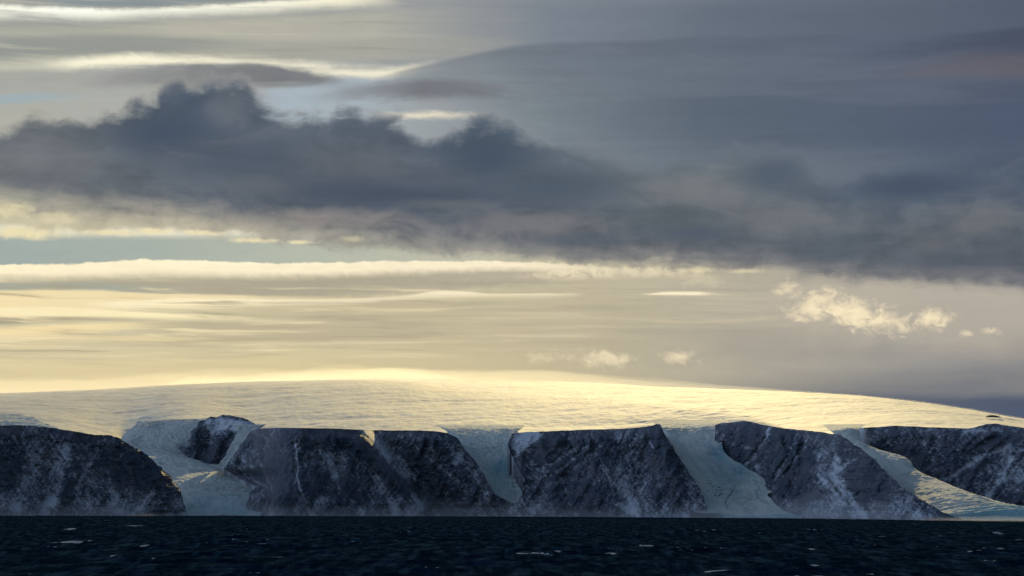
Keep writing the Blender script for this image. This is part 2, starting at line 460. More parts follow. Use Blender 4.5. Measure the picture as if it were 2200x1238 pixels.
# --- the big dark bank
TOPB = [(-400, 290), (-100, 290), (0, 288), (40, 272), (66, 254), (100, 262), (150, 262), (205, 254), (250, 256), (276, 232), (306, 226), (336, 214), (352, 188), (386, 178), (408, 196), (450, 184), (520, 186), (552, 218), (580, 240), (640, 262), (668, 252), (705, 262), (722, 248), (756, 242), (792, 262), (850, 262), (880, 288), (925, 312), (985, 292), (1010, 272), (1045, 264), (1085, 272), (1120, 300), (1200, 318), (1290, 338), (1360, 362), (1410, 372), (1460, 344), (1520, 352), (1590, 334), (1640, 334), (1700, 356), (1765, 384), (1810, 402), (1880, 372), (1960, 366), (2050, 350), (2200, 330), (2600, 320)]
BOTB = [(-400, 470), (0, 486), (120, 500), (300, 494), (500, 508), (640, 516), (800, 530), (1000, 546), (1200, 556), (1400, 566), (1600, 574), (1800, 590), (2000, 602), (2200, 612), (2600, 630)]
# torn lighter rags around the crest and lit ragged base
band([(x, y - 26) for x, y in TOPB], [(x, y + 60) for x, y in TOPB], 40, 40, [(-300, (190, 184, 168)), (300, (168, 166, 160)), (900, (150, 154, 158)), (1400, (116, 124, 132)), (2200, (92, 102, 118))], alpha=[(-300, .7), (900, .6), (1500, .5), (2200, .3)], nz=(('b', 26), ('f', 8)), tex=('b', -0.5, 0.5))
band([(x, y - 120) for x, y in BOTB], BOTB, 70, 24, [(-300, (190, 182, 160)), (150, (178, 172, 156)), (500, (150, 147, 142)), (900, (132, 131, 133)), (1600, (124, 124, 128)), (2200, (112, 113, 120))],
     [(-300, (216, 206, 172)), (400, (192, 184, 160)), (700, (168, 164, 150)), (1100, (152, 149, 142)), (1600, (146, 143, 139)), (2200, (130, 129, 131))], nz=(('b', 16), ('f', 6)), mid=0.35, mod=(('b', 0.10), ('w', 0.06)))
BOTD = [(-400, 390), (0, 418), (150, 436), (350, 452), (550, 466), (800, 494), (1000, 514), (1200, 528), (1400, 544), (1600, 556), (1800, 574), (2000, 588), (2200, 598), (2600, 615)]
TINT = (0.91, 1.0, 1.02)
band(TOPB, BOTD, 46, 96,
     [(-300, (112, 113, 118)), (100, (106, 108, 113)), (300, (88, 95, 107)), (420, (80, 89, 104)), (620, (92, 98, 109)), (900, (92, 98, 109)), (1050, (82, 92, 105)), (1250, (98, 104, 113)), (1500, (112, 116, 121)), (1800, (92, 100, 113)), (2200, (80, 90, 107))],
     [(-300, (126, 124, 123)), (200, (110, 111, 117)), (500, (96, 100, 110)), (900, (84, 90, 102)), (1200, (94, 98, 107)), (1600, (96, 99, 107)), (2200, (97, 99, 107))], nz=(('b', 32), ('f', 6), ('w', 9)), nb=(('b', 30), ('w', 12)), mid=0.55, mod=(('b', 0.20), ('g', 0.18), ('w', 0.08)))
band([(x, y - 6) for x, y in TOPB], BOTD, 40, 84, [(-300, (138, 134, 132)), (300, (120, 118, 122)), (900, (112, 111, 117)), (1500, (130, 126, 128)), (2300, (116, 113, 119))], alpha=0.7, nz=(('b', 20),), tex=('g', 0.15, 0.9))
# mauve light patches and dark cores inside the bank
for (x, y, rx, ry, c, a, nn) in (
        (120, 340, 150, 50, (122, 120, 124), .55, .5), (60, 395, 160, 40, (106, 107, 114), .5, .5), (40, 440, 120, 36, (170, 162, 148), .6, .6),
        (350, 285, 130, 66, (72, 82, 99), .85, .5), (480, 340, 240, 60, (80, 88, 102), .6, .5), (380, 200, 26, 30, (88, 95, 108), .7, .4), (495, 230, 70, 50, (116, 116, 122), .5, .5),
        (760, 345, 150, 60, (108, 106, 112), .55, .6), (700, 405, 240, 34, (82, 88, 101), .6, .5), (860, 420, 260, 30, (74, 82, 97), .7, .5), (1010, 470, 200, 26, (100, 102, 110), .5, .6),
        (1040, 330, 130, 56, (74, 84, 99), .85, .5), (1200, 400, 170, 44, (82, 90, 104), .7, .5), (700, 470, 240, 30, (146, 134, 130), .6, .6), (1150, 480, 260, 36, (134, 126, 126), .6, .6), (960, 440, 120, 18, (118, 114, 116), .5, .6), (560, 400, 110, 26, (108, 107, 113), .5, .6),
        (1480, 410, 150, 50, (128, 124, 126), .6, .5), (1500, 500, 110, 24, (82, 89, 104), .6, .5), (1240, 518, 160, 20, (86, 92, 104), .6, .5), (1660, 375, 100, 44, (84, 93, 107), .75, .4),
        (1700, 470, 220, 50, (124, 120, 122), .5, .6), (1780, 545, 130, 26, (90, 95, 106), .6, .5), (1960, 400, 170, 34, (72, 82, 101), .8, .5), (2100, 470, 170, 46, (124, 120, 122), .55, .6),
        (2060, 560, 200, 28, (84, 89, 101), .6, .5), (2000, 520, 110, 34, (112, 110, 114), .5, .6), (1600, 440, 120, 26, (120, 118, 122), .4, .6), (920, 380, 110, 34, (98, 98, 106), .4, .6)):
    blob(x, y, rx, ry, c, a, nz=(('b', nn * 0.7), ('w', 0.14), ('f', 0.06)), lo=-0.1, hi=0.9)
TINT = (1.0, 1.0, 1.0)
# lit rags under the bank, left
for (x, y, rx, ry, a) in ((50, 500, 120, 20, .95), (20, 450, 90, 26, .6), (120, 470, 80, 22, .4), (240, 500, 100, 11, .8), (330, 497, 60, 11, .9), (430, 500, 70, 9, .8), (550, 517, 90, 9, .9), (640, 521, 60, 7, .8), (760, 514, 60, 12, .35), (1500, 580, 70, 10, .5), (1600, 583, 60, 8, .5)):
    blob(x, y, rx, ry, (238, 224, 180), a, nz=(('f', 0.4), ('b', 0.3)), lo=0.1, hi=0.9)
# streaks running through everything a little
token()
g1 = nt.node('ShaderNodeHueSaturation')
nt.put(g1.inputs['Color'], acc)
nt.put(g1.inputs['Value'], 1.0 + (n_wsp * 0.035 + n_fin * 0.02 + n_str * 0.03))
# outside the photographed part the sky goes on as blue-grey with cloud, plus an added glow low on the left
side = nt.math('MAXIMUM', nt.smooth(17.0, 40.0, nt.math('ABSOLUTE', A)), nt.smooth(15.0, 26.0, E))
rest = nt.mix(nt.smooth(0.45, 0.62, cov) * 0.85, V(nt, sky.outputs[0]), tuple(v * K for v in (0.13, 0.20, 0.34)))
low = 1.0 - nt.smooth(10.0, 60.0, E)
left = nt.smooth(0.1, -0.9, dx)
rest = nt.mix(low * (0.10 + left * 0.90), nt.mix(0.45, rest, (0, 0, 0)), tuple(v * K for v in (0.84, 1.10, 1.55)))  # pale glow added on the left, the rest dimmed, to shape the cliffs
final = nt.mix(side, V(nt, g1.outputs[0]), rest)
nt.put(bg.inputs[0], final)


# ------------------------------------------------------------------ materials
def new_mat(name):
    m = bpy.data.materials.new(name); m.use_nodes = True
    t = NT(m.node_tree)
    p = t.n['Principled BSDF']
    return m, t, p


def pos_node(t):
    g = t.node('ShaderNodeNewGeometry')
    return V(t, g.outputs['Position'])


def attr(t, name):
    a = t.node('ShaderNodeAttribute'); a.attribute_name = name
    return V(t, a.outputs['Fac'])


def mat_snow():
    m, t, p = new_mat("wind_packed_snow")
    pos = pos_node(t)
    n = t.noise(pos, 0.004, 5, 0.6)
    c = t.mix(t.smooth(0.35, 0.7, n), (0.52, 0.51, 0.46), (0.64, 0.63, 0.56))
    t.put(p.inputs['Base Color'], c)
    p.inputs['Roughness'].default_value = 0.85
    p.inputs['Specular IOR Level'].default_value = 0.10
    b = t.node('ShaderNodeBump'); b.inputs['Strength'].default_value = 0.6; b.inputs['Distance'].default_value = 3.0
    mp = t.node('ShaderNodeMapping'); mp.inputs['Scale'].default_value = (0.02, 0.004, 0.01)
    t.put(mp.inputs[0], pos)
    t.put(b.inputs['Height'], t.noise(V(t, mp.outputs[0]), 1.0, 5, 0.6))
    t.l.new(b.outputs[0], p.inputs['Normal'])
    return m


def mat_ice():
    m, t, p = new_mat("glacier_ice")
    pos = pos_node(t)
    blue = attr(t, "blue"); dirt_shade = attr(t, "dirt_shade")
    n = t.noise(pos, 0.02, 6, 0.6)
    c = t.mix(nt_clamp(t, blue + (n - 0.5) * 0.5), (0.54, 0.57, 0.54), (0.22, 0.38, 0.42))
    c = t.mix(dirt_shade, c, (0.10, 0.10, 0.105))
    t.put(p.inputs['Base Color'], c)
    p.inputs['Roughness'].default_value = 0.9
    p.inputs['Specular IOR Level'].default_value = 0.06
    b = t.node('ShaderNodeBump'); b.inputs['Strength'].default_value = 1.0; b.inputs['Distance'].default_value = 10.0
    t.put(b.inputs['Height'], t.noise(pos, 0.05, 5, 0.65))
    t.l.new(b.outputs[0], p.inputs['Normal'])
    return m


def nt_clamp(t, v):
    return t.math('ADD', v, 0.0, clamp=True)


def mat_rock():
    m, t, p = new_mat("snow_dusted_rock")
    pos = pos_node(t)
    s = attr(t, "snow"); tone = attr(t, "tone")
    n = t.noise(pos, 0.11, 5, 0.7)
    n2 = t.noise(pos, 0.012, 4, 0.6)
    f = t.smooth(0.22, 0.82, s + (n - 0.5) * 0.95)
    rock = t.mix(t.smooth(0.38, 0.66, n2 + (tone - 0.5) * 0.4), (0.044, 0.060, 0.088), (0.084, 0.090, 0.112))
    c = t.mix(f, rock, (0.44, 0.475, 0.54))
    t.put(p.inputs['Base Color'], c)
    p.inputs['Roughness'].default_value = 0.85
    p.inputs['Specular IOR Level'].default_value = 0.2
    b = t.node('ShaderNodeBump'); b.inputs['Strength'].default_value = 0.8; b.inputs['Distance'].default_value = 5.0
    t.put(b.inputs['Height'], n)
    t.l.new(b.outputs[0], p.inputs['Normal'])
    return m


def mat_sea():
    m, t, p = new_mat("cold_sea_water")
    pos = pos_node(t)
    foam = attr(t, "foam")
    n = t.noise(pos, 0.35, 5, 0.7)
    f = t.smooth(0.45, 0.75, foam + (n - 0.5) * 0.5)
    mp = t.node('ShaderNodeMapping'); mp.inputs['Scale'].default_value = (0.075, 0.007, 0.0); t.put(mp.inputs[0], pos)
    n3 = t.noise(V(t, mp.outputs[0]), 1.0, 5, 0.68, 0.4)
    wc = t.mix(t.smooth(0.42, 0.72, n3), (0.0020, 0.0070, 0.0155), (0.015, 0.035, 0.060))  # streaks in the water colour stand in for light and shade on waves
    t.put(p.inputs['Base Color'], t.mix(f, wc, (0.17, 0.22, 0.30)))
    t.put(p.inputs['Roughness'], 0.9)
    p.inputs['IOR'].default_value = 1.33
    p.inputs['Specular IOR Level'].default_value = 0.0
    b = t.node('ShaderNodeBump'); b.inputs['Strength'].default_value = 1.0; b.inputs['Distance'].default_value = 1.2
    t.put(b.inputs['Height'], t.noise(pos, 0.22, 5, 0.6))
    t.l.new(b.outputs[0], p.inputs['Normal'])
    return m


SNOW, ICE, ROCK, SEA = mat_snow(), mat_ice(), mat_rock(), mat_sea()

# ------------------------------------------------------------------ sea
def build_sea():
    rr = [30.0]
    while rr[-1] < 13000:
        r = rr[-1]
        rr.append(r + (max(6.0, r * 0.03) if r < 750 else max(2.2, r * 0.0031)))
    while rr[-1] < 60000: rr.append(rr[-1] * 1.15)
    rr = np.array(rr)
    th = np.concatenate([np.linspace(-180, -20, 60)[:-1], np.linspace(-20, -15, 60)[:-1], np.linspace(-15, 15, 1100), np.linspace(15, 20, 60)[1:], np.linspace(20, 180, 60)[1:]])
    th = np.radians(th)
    X = rr[:, None] * np.sin(th)[None]; Y = rr[:, None] * np.cos(th)[None]
    rs = np.random.RandomState(5)
    Z = np.zeros_like(X); 
    cellx = np.gradient(X, axis=1); 
    dr = np.gradient(rr)[:, None]
    DX = np.zeros_like(X); DY = np.zeros_like(X)
    fine = np.abs(th)[None] < R(20)
    for k in range(54):
        lam = 12.0 * (95 / 12.0) ** (rs.rand() ** 1.1)
        ang = R(-105 + rs.randn() * 44)       # travelling mostly towards the camera
        kx, ky = math.cos(ang) * 2 * np.pi / lam, math.sin(ang) * 2 * np.pi / lam
        a = 0.0125 * lam ** 0.88
        fade = 1.0 / (1.0 + (2.2 * dr / lam) ** 2)
        ph = X * kx + Y * ky + rs.rand() * 6.283
        a = a * fade
        Z += a * np.cos(ph)
        q = 0.45
        DX += -q * a * math.cos(ang) * np.sin(ph); DY += -q * a * math.sin(ang) * np.sin(ph)
    grp = 0.55 + 0.75 * fbm(X / 190, Y / 260, 3, 0.5, 3)
    Z *= np.clip(grp, 0.25, 1.5)
    Z *= fine
    # whitecaps: broken crests in wind patches
    rms = Z[(rr > 800) & (rr < 4000)][:, fine[0]].std()
    patch = fbm(X / 26, Y / 60, 3, 0.6, 9)
    foam = 0.85 * sstep(2.35, 3.3, Z / rms + 1.5 * patch)
    foam *= sstep(-0.1, 0.35, fbm(X / 7, Y / 24, 2, 0.5, 14) + 0.05)
    foam *= np.clip(1.1 - rr[:, None] / 16000, 0.3, 1)
    big = [(150, 1166, 24, 11, 1.4), (1150, 1192, 40, 6, 1.3), (1200, 1190, 12, 3, .9), (1314, 1192, 15, 6, 1.15), (150, 1138, 14, 3, .85), (285, 1131, 30, 2, .7), (10, 1184, 14, 3, .8), (312, 1176, 11, 5, .85), (318, 1202, 8, 5, .8), (245, 1197, 20, 3, .7),
           (1897, 1155, 24, 3, .75), (1386, 1174, 20, 3, .7), (850, 1164, 11, 3, .75), (600, 1197, 22, 2, .65), (1550, 1229, 50, 3, .8), (1740, 1181, 12, 4, .75), (2140, 1148, 12, 3, .75), (1870, 1236, 10, 5, .8), (68, 1232, 8, 5, .8)]
    for x, y, w, hgt, s in big:
        r = ray(x, y); d = -CAM_H / r[2]; cx, cy = r[0] * d, r[1] * d
        mpp = d / F
        sy = max(9.0, hgt * mpp * d / CAM_H * 0.28)
        g = ((X - cx) / (w * mpp)) ** 2 + ((Y - cy) / sy) ** 2
        hump = np.exp(-g)
        Z += 0.9 * hump * (mpp / 0.45)
        foam = np.maximum(foam, s * sstep(0.25, 0.75, hump + 0.9 * fbm(X / 5, Y / 26, 4, 0.65, 21)) * (g < 4))
    P = np.stack([X + DX * fine, Y + DY * fine, Z - 0.0], -1)
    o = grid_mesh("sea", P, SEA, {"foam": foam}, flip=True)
    tag(o, "dark choppy arctic sea with scattered whitecaps below the cliffs", "sea", "structure")


build_sea()

# ------------------------------------------------------------------ land
WATER = [(-700, 1106.5), (0, 1108), (540, 1108.5), (1000, 1109.5), (1380, 1111.5), (1700, 1114), (1940, 1117), (2200, 1120.5), (2900, 1126)]


def horizon_y(x): return 1094.7 + (np.asarray(x, float) - 1100) * 0.0045


def shore_d(x):
    return CAM_H * F / (smooth_poly(WATER, x) - horizon_y(x))


def seg_dist(px, py, pts):
    best = np.full(px.shape, 1e9)
    for (ax, ay), (bx, by) in zip(pts[:-1], pts[1:]):
        vx, vy = bx - ax, by - ay
        t = np.clip(((px - ax) * vx + (py - ay) * vy) / (vx * vx + vy * vy), 0, 1)
        best = np.minimum(best, np.hypot(px - ax - t * vx, py - ay - t * vy))
    return best


def headland(name, label, prof, base=None, cot=1.0, edgeL=(60, 300), edgeR=(60, 300), shear=None, shear_fade=80, shear_x=None, rec=None,
             lines=(), spots=(), back=2200, seed=0, snow0=0.36, step=1.15, plateau=None, rough=1.0, bottom=None, category="headland", smooth_edge=False):
    x0, x1 = prof[0][0], prof[-1][0]
    nx = int((x1 - x0) / step); ny = 190
    # columns packed where the outline is steep
    xs = np.linspace(x0, x1, 4000)
    yt = poly(prof, xs)
    arc = np.concatenate([[0], np.cumsum(np.hypot(np.diff(xs), 0.55 * np.diff(yt)))])
    x = np.interp(np.linspace(0, arc[-1], nx), arc, xs)
    yt = poly(prof, x)
    mpp = shore_d(np.clip(x, -600, 2800)) / F
    jag = (1.2 + 3.2 * sstep(6, 40, yt - yt.min())) * fbm(x / 23.0, x * 0 + seed, 5, 0.62, seed) * rough
    yt = yt + jag * (0.35 if smooth_edge else 1)
    yb = smooth_poly(WATER, x) + 5 if bottom is None else poly(bottom, x)
    v = np.linspace(0, 1, ny)[:, None]
    y = yb[None] + (yt - yb)[None] * v
    X = np.repeat(x[None], ny, 0)
    D0 = (shore_d(x) if base is None else poly(base, x))
    eL = edgeL[1] * (1 - sstep(0, edgeL[0], x - x0)); eR = edgeR[1] * (1 - sstep(0, edgeR[0], x1 - x))
    D0 = D0 + eL + eR
    h = np.maximum((horizon_y(X) - y) / F * D0[None] + CAM_H, -20)
    hm = h / 420.0
    D = D0[None] + cot * (h * (1.18 - 0.35 * np.clip(hm, 0, 1)) + 28 * sstep(0.9, 1.0, v) * np.minimum(1, ((yb - yt) / 180.0) ** 2)[None])
    if rec: D = D + rec(X, y, h)
    # relief
    flank0 = sstep(4, 30, yt - (yt.min() if plateau is None else plateau))
    S = np.interp(X, np.arange(-900, 3200, 2.0), np.cumsum(shore_d(np.clip(np.arange(-900, 3200, 2.0), -600, 2800)) / F * 2.0)) + seed * 977.0
    H = h
    wp = 60 * fbm(S / 260, H / 260, 3, 0.5, seed + 1)
    sl = 0.55 * fbm(S / 700, H / 2000, 2, 0.5, seed + 7) * H
    r1 = ridged((S + wp + sl) / 330, H / 1500, 3, seed + 2)
    r2 = ridged((S + wp * 0.6 - 0.45 * H) / 120, H / 420, 3, seed + 3)
    r3 = ridged((S + wp * 0.5 + 0.4 * H) / 75, H / 260, 3, seed + 4)
    f1 = fbm(S / 34, H / 26, 5, 0.6, seed + 5)
    f2 = fbm(S / 14, H / 9, 3, 0.6, seed + 6)
    strat = fbm((S + 3.0 * H) / 200, (H - 0.3 * S) / 34, 3, 0.55, seed + 12)
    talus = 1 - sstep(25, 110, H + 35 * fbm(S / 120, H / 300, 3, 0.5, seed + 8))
    dep = 120 * r1 + 60 * r2 * (1 - 0.6 * talus) + (28 * r3 + 24 * f1 + 8 * f2 + 10 * strat) * (1 - 0.7 * talus)
    # how dusted with snow
    f3 = fbm((S + 0.7 * H) / 15, (H - 0.4 * S) / 60, 3, 0.6, seed + 18)
    f4 = fbm((S - 0.6 * H) / 13, (H + 0.4 * S) / 55, 3, 0.6, seed + 19)
    snow = snow0 + 0.21 * fbm((S + 0.4 * H) / 200, (H - 0.3 * S) / 190, 3, 0.5, seed + 9) - 0.16 * (r1 - 0.2) - 0.22 * (r2 - 0.2) - 0.16 * (r3 - 0.2) + 0.12 * strat + 0.22 * f2 + 0.20 * f1 + 0.27 * f3 + 0.24 * f4 + 0.16 * talus  # talus term: snow, raised to paint pale mist at the cliff foot
    snow += 0.18 * sstep(0.955, 1.0, v) * fbm(S / 60, H / 40, 3, 0.5, seed + 13)
    for pts, wd, st, carve in lines:
        wob = 5 * fbm(S / 40, H / 40, 3, 0.6, seed + 15)
        dd = seg_dist(X + wob, y + wob * 0.3, pts)
        g = np.exp(-(dd / wd) ** 2)
        snow += 1.6 * st * g; dep -= 2.4 * carve * g
    for cx, cy, rx, ry, st in spots:
        g = np.exp(-((X - cx) / rx) ** 2 - ((y - cy) / ry) ** 2) * (1 + 0.8 * fbm(S / 60, H / 60, 3, 0.5, seed + 16))
        snow += (1.0 if st < 0.5 else 1.3) * st * g
    tone = 0.5 + 0.5 * fbm(S / 130, H / 130, 3, 0.5, seed + 17) + 0.12 * sstep(0.9, 1, v)
    D = D - dep * np.minimum(1, 0.25 + h / 80) * 0.9 * (1 - 0.5 * sstep(0.88, 1.0, v) * (1 - flank0)[None])
    if shear is not None:
        sp = np.array(shear, float)
        off = np.interp(y, sp[:, 0], sp[:, 1])
        X = X + off * (1 - sstep(0, shear_fade, X - (x0 if shear_x is None else shear_x)))
    X = X + 5.5 * rough * fbm(y / 13.0, X / 150.0 + seed, 4, 0.6, seed + 23) * flank0[None]
    P = place(X, y, D)
    # the land goes on behind the rim: plateau, or the far side of a flank
    ytop0 = yt.min() if plateau is None else plateau
    flank = sstep(12, 45, yt - ytop0)
    rows = []
    zt = P[-1].copy()
    for k in range(0, 15):
        t = back * (k / 14) ** 1.6
        q = zt.copy()
        sc_ = (zt[:, 1] + t) / zt[:, 1]
        q[:, 0] = zt[:, 0] * sc_; q[:, 1] = zt[:, 1] + t
        q[:, 2] = np.maximum(zt[:, 2] - t * (0.015 + 0.9 * flank) - 3 * (k > 0), -25)
        rows.append(q)
    P = np.concatenate([P, np.stack(rows)], 0)
    snow = np.concatenate([snow, np.repeat(snow[-1:], 15, 0) + 0.1], 0)
    tone = np.concatenate([tone, np.repeat(tone[-1:], 15, 0)], 0)
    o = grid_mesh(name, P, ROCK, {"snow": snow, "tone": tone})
    return tag(o, label, category, "structure")


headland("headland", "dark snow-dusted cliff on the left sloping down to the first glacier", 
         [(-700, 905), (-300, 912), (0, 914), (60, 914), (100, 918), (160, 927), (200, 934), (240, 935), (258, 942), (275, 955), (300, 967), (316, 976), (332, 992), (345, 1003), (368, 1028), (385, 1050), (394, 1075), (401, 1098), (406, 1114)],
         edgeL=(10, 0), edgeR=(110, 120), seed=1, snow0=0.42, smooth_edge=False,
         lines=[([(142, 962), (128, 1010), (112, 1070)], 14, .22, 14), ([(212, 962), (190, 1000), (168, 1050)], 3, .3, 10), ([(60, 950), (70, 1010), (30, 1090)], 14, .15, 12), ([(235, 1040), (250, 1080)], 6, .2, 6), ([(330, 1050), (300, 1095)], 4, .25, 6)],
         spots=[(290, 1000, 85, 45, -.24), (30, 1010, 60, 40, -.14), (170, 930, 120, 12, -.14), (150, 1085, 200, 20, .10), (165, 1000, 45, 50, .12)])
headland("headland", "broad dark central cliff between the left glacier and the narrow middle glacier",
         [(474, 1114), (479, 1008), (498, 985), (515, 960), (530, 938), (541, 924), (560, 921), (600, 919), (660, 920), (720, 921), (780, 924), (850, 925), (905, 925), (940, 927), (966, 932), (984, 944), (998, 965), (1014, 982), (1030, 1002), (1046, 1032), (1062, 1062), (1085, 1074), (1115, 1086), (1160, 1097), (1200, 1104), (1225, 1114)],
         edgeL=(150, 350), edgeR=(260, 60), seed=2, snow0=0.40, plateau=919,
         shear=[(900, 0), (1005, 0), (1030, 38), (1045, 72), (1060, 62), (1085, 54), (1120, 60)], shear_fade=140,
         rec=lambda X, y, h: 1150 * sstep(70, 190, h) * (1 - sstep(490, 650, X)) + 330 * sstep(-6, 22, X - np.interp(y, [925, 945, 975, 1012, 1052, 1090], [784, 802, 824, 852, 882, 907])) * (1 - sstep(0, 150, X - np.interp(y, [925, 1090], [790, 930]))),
         lines=[([(632, 955), (634, 990), (638, 1030), (648, 1070), (668, 1104)], 3.2, .55, 22), ([(782, 925), (800, 945), (822, 975), (850, 1012), (880, 1052), (905, 1090)], 8, .16, 44), ([(742, 940), (800, 985), (862, 1040)], 14, -.30, -26), ([(806, 938), (842, 980), (884, 1030)], 13, .20, 0),  # last two: shaded facet painted by less snow, lit facet by more
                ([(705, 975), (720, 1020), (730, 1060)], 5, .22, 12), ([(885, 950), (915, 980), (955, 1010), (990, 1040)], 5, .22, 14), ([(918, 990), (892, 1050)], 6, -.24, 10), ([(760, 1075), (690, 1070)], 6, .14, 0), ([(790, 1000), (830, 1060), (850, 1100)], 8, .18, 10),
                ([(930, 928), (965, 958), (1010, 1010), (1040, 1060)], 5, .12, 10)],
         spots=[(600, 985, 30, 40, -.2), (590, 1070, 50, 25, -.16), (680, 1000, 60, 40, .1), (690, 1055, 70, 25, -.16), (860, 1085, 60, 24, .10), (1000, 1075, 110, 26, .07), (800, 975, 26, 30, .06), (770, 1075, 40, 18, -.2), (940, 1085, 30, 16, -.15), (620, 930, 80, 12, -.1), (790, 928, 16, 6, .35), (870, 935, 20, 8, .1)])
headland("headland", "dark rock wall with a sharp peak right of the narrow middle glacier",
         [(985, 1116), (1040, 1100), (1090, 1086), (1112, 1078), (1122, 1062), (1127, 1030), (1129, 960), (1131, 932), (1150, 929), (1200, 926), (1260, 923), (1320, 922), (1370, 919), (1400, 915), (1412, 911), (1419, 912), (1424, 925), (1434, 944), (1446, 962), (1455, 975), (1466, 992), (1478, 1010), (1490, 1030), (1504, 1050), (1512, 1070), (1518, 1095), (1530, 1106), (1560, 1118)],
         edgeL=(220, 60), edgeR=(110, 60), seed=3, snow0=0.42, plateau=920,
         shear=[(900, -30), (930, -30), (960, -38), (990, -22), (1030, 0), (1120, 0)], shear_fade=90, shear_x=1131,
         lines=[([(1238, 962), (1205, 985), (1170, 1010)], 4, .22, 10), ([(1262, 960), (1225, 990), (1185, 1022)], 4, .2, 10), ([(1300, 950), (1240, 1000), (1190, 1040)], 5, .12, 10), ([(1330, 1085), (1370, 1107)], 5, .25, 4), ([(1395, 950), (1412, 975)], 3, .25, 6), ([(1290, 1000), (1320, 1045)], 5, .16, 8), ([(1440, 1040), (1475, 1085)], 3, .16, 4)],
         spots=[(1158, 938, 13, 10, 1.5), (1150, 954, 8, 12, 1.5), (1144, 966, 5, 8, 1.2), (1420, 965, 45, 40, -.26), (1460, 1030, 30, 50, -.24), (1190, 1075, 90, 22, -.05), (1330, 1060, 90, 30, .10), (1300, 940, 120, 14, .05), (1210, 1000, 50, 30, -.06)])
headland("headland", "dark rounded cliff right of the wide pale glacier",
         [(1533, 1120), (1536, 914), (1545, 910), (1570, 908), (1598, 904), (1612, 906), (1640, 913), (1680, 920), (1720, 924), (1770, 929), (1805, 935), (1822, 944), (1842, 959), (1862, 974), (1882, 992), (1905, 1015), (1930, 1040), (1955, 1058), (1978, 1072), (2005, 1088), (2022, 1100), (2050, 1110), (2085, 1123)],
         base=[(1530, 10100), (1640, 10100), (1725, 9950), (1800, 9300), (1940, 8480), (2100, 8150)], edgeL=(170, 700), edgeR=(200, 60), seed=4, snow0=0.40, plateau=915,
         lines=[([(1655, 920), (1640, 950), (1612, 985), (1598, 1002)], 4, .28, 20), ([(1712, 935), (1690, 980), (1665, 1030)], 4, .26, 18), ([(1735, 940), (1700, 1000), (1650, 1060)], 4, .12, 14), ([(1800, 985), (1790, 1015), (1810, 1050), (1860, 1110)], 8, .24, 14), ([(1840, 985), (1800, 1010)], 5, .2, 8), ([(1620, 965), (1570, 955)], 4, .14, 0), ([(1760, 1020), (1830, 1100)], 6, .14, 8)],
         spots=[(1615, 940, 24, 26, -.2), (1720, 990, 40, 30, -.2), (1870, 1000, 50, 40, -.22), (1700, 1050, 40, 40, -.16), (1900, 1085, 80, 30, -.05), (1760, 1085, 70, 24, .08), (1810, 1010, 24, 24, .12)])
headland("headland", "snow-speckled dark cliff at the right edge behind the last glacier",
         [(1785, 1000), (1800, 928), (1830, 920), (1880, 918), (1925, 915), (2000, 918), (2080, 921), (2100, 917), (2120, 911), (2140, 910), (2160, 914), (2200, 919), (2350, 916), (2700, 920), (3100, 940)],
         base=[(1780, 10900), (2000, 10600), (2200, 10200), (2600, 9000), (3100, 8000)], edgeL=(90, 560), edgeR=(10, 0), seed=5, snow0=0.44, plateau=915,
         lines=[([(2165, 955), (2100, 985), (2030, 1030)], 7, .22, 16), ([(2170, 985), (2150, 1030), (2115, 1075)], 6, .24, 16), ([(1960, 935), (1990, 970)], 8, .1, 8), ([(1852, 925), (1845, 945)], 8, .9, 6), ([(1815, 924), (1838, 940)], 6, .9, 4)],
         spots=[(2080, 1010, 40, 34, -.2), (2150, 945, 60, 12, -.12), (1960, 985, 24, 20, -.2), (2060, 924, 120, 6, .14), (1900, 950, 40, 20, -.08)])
headland("nunatak", "rock outcrop poking through snow between the left glacier and central cliff",
         [(380, 1000), (392, 960), (398, 947), (409, 936), (415, 921), (422, 917), (426, 906), (441, 902), (452, 895), (466, 896.5), (478, 891), (500, 894), (520, 897), (545, 908), (575, 940)],
         base=[(380, 12550), (600, 12500)], cot=0.45, edgeL=(40, 200), edgeR=(30, 100), seed=6, rough=2.6, snow0=0.34, bottom=[(380, 1030), (600, 1030)], back=500, plateau=905, category="rock outcrop",
         spots=[(488, 912, 30, 9, 1.8), (455, 918, 7, 10, .8), (505, 902, 16, 3, -.2), (440, 915, 10, 22, .05), (470, 975, 30, 26, -.14), (530, 920, 20, 12, 1.0)])

# ------------------------------------------------------------------ ice caps
CAPS = {}


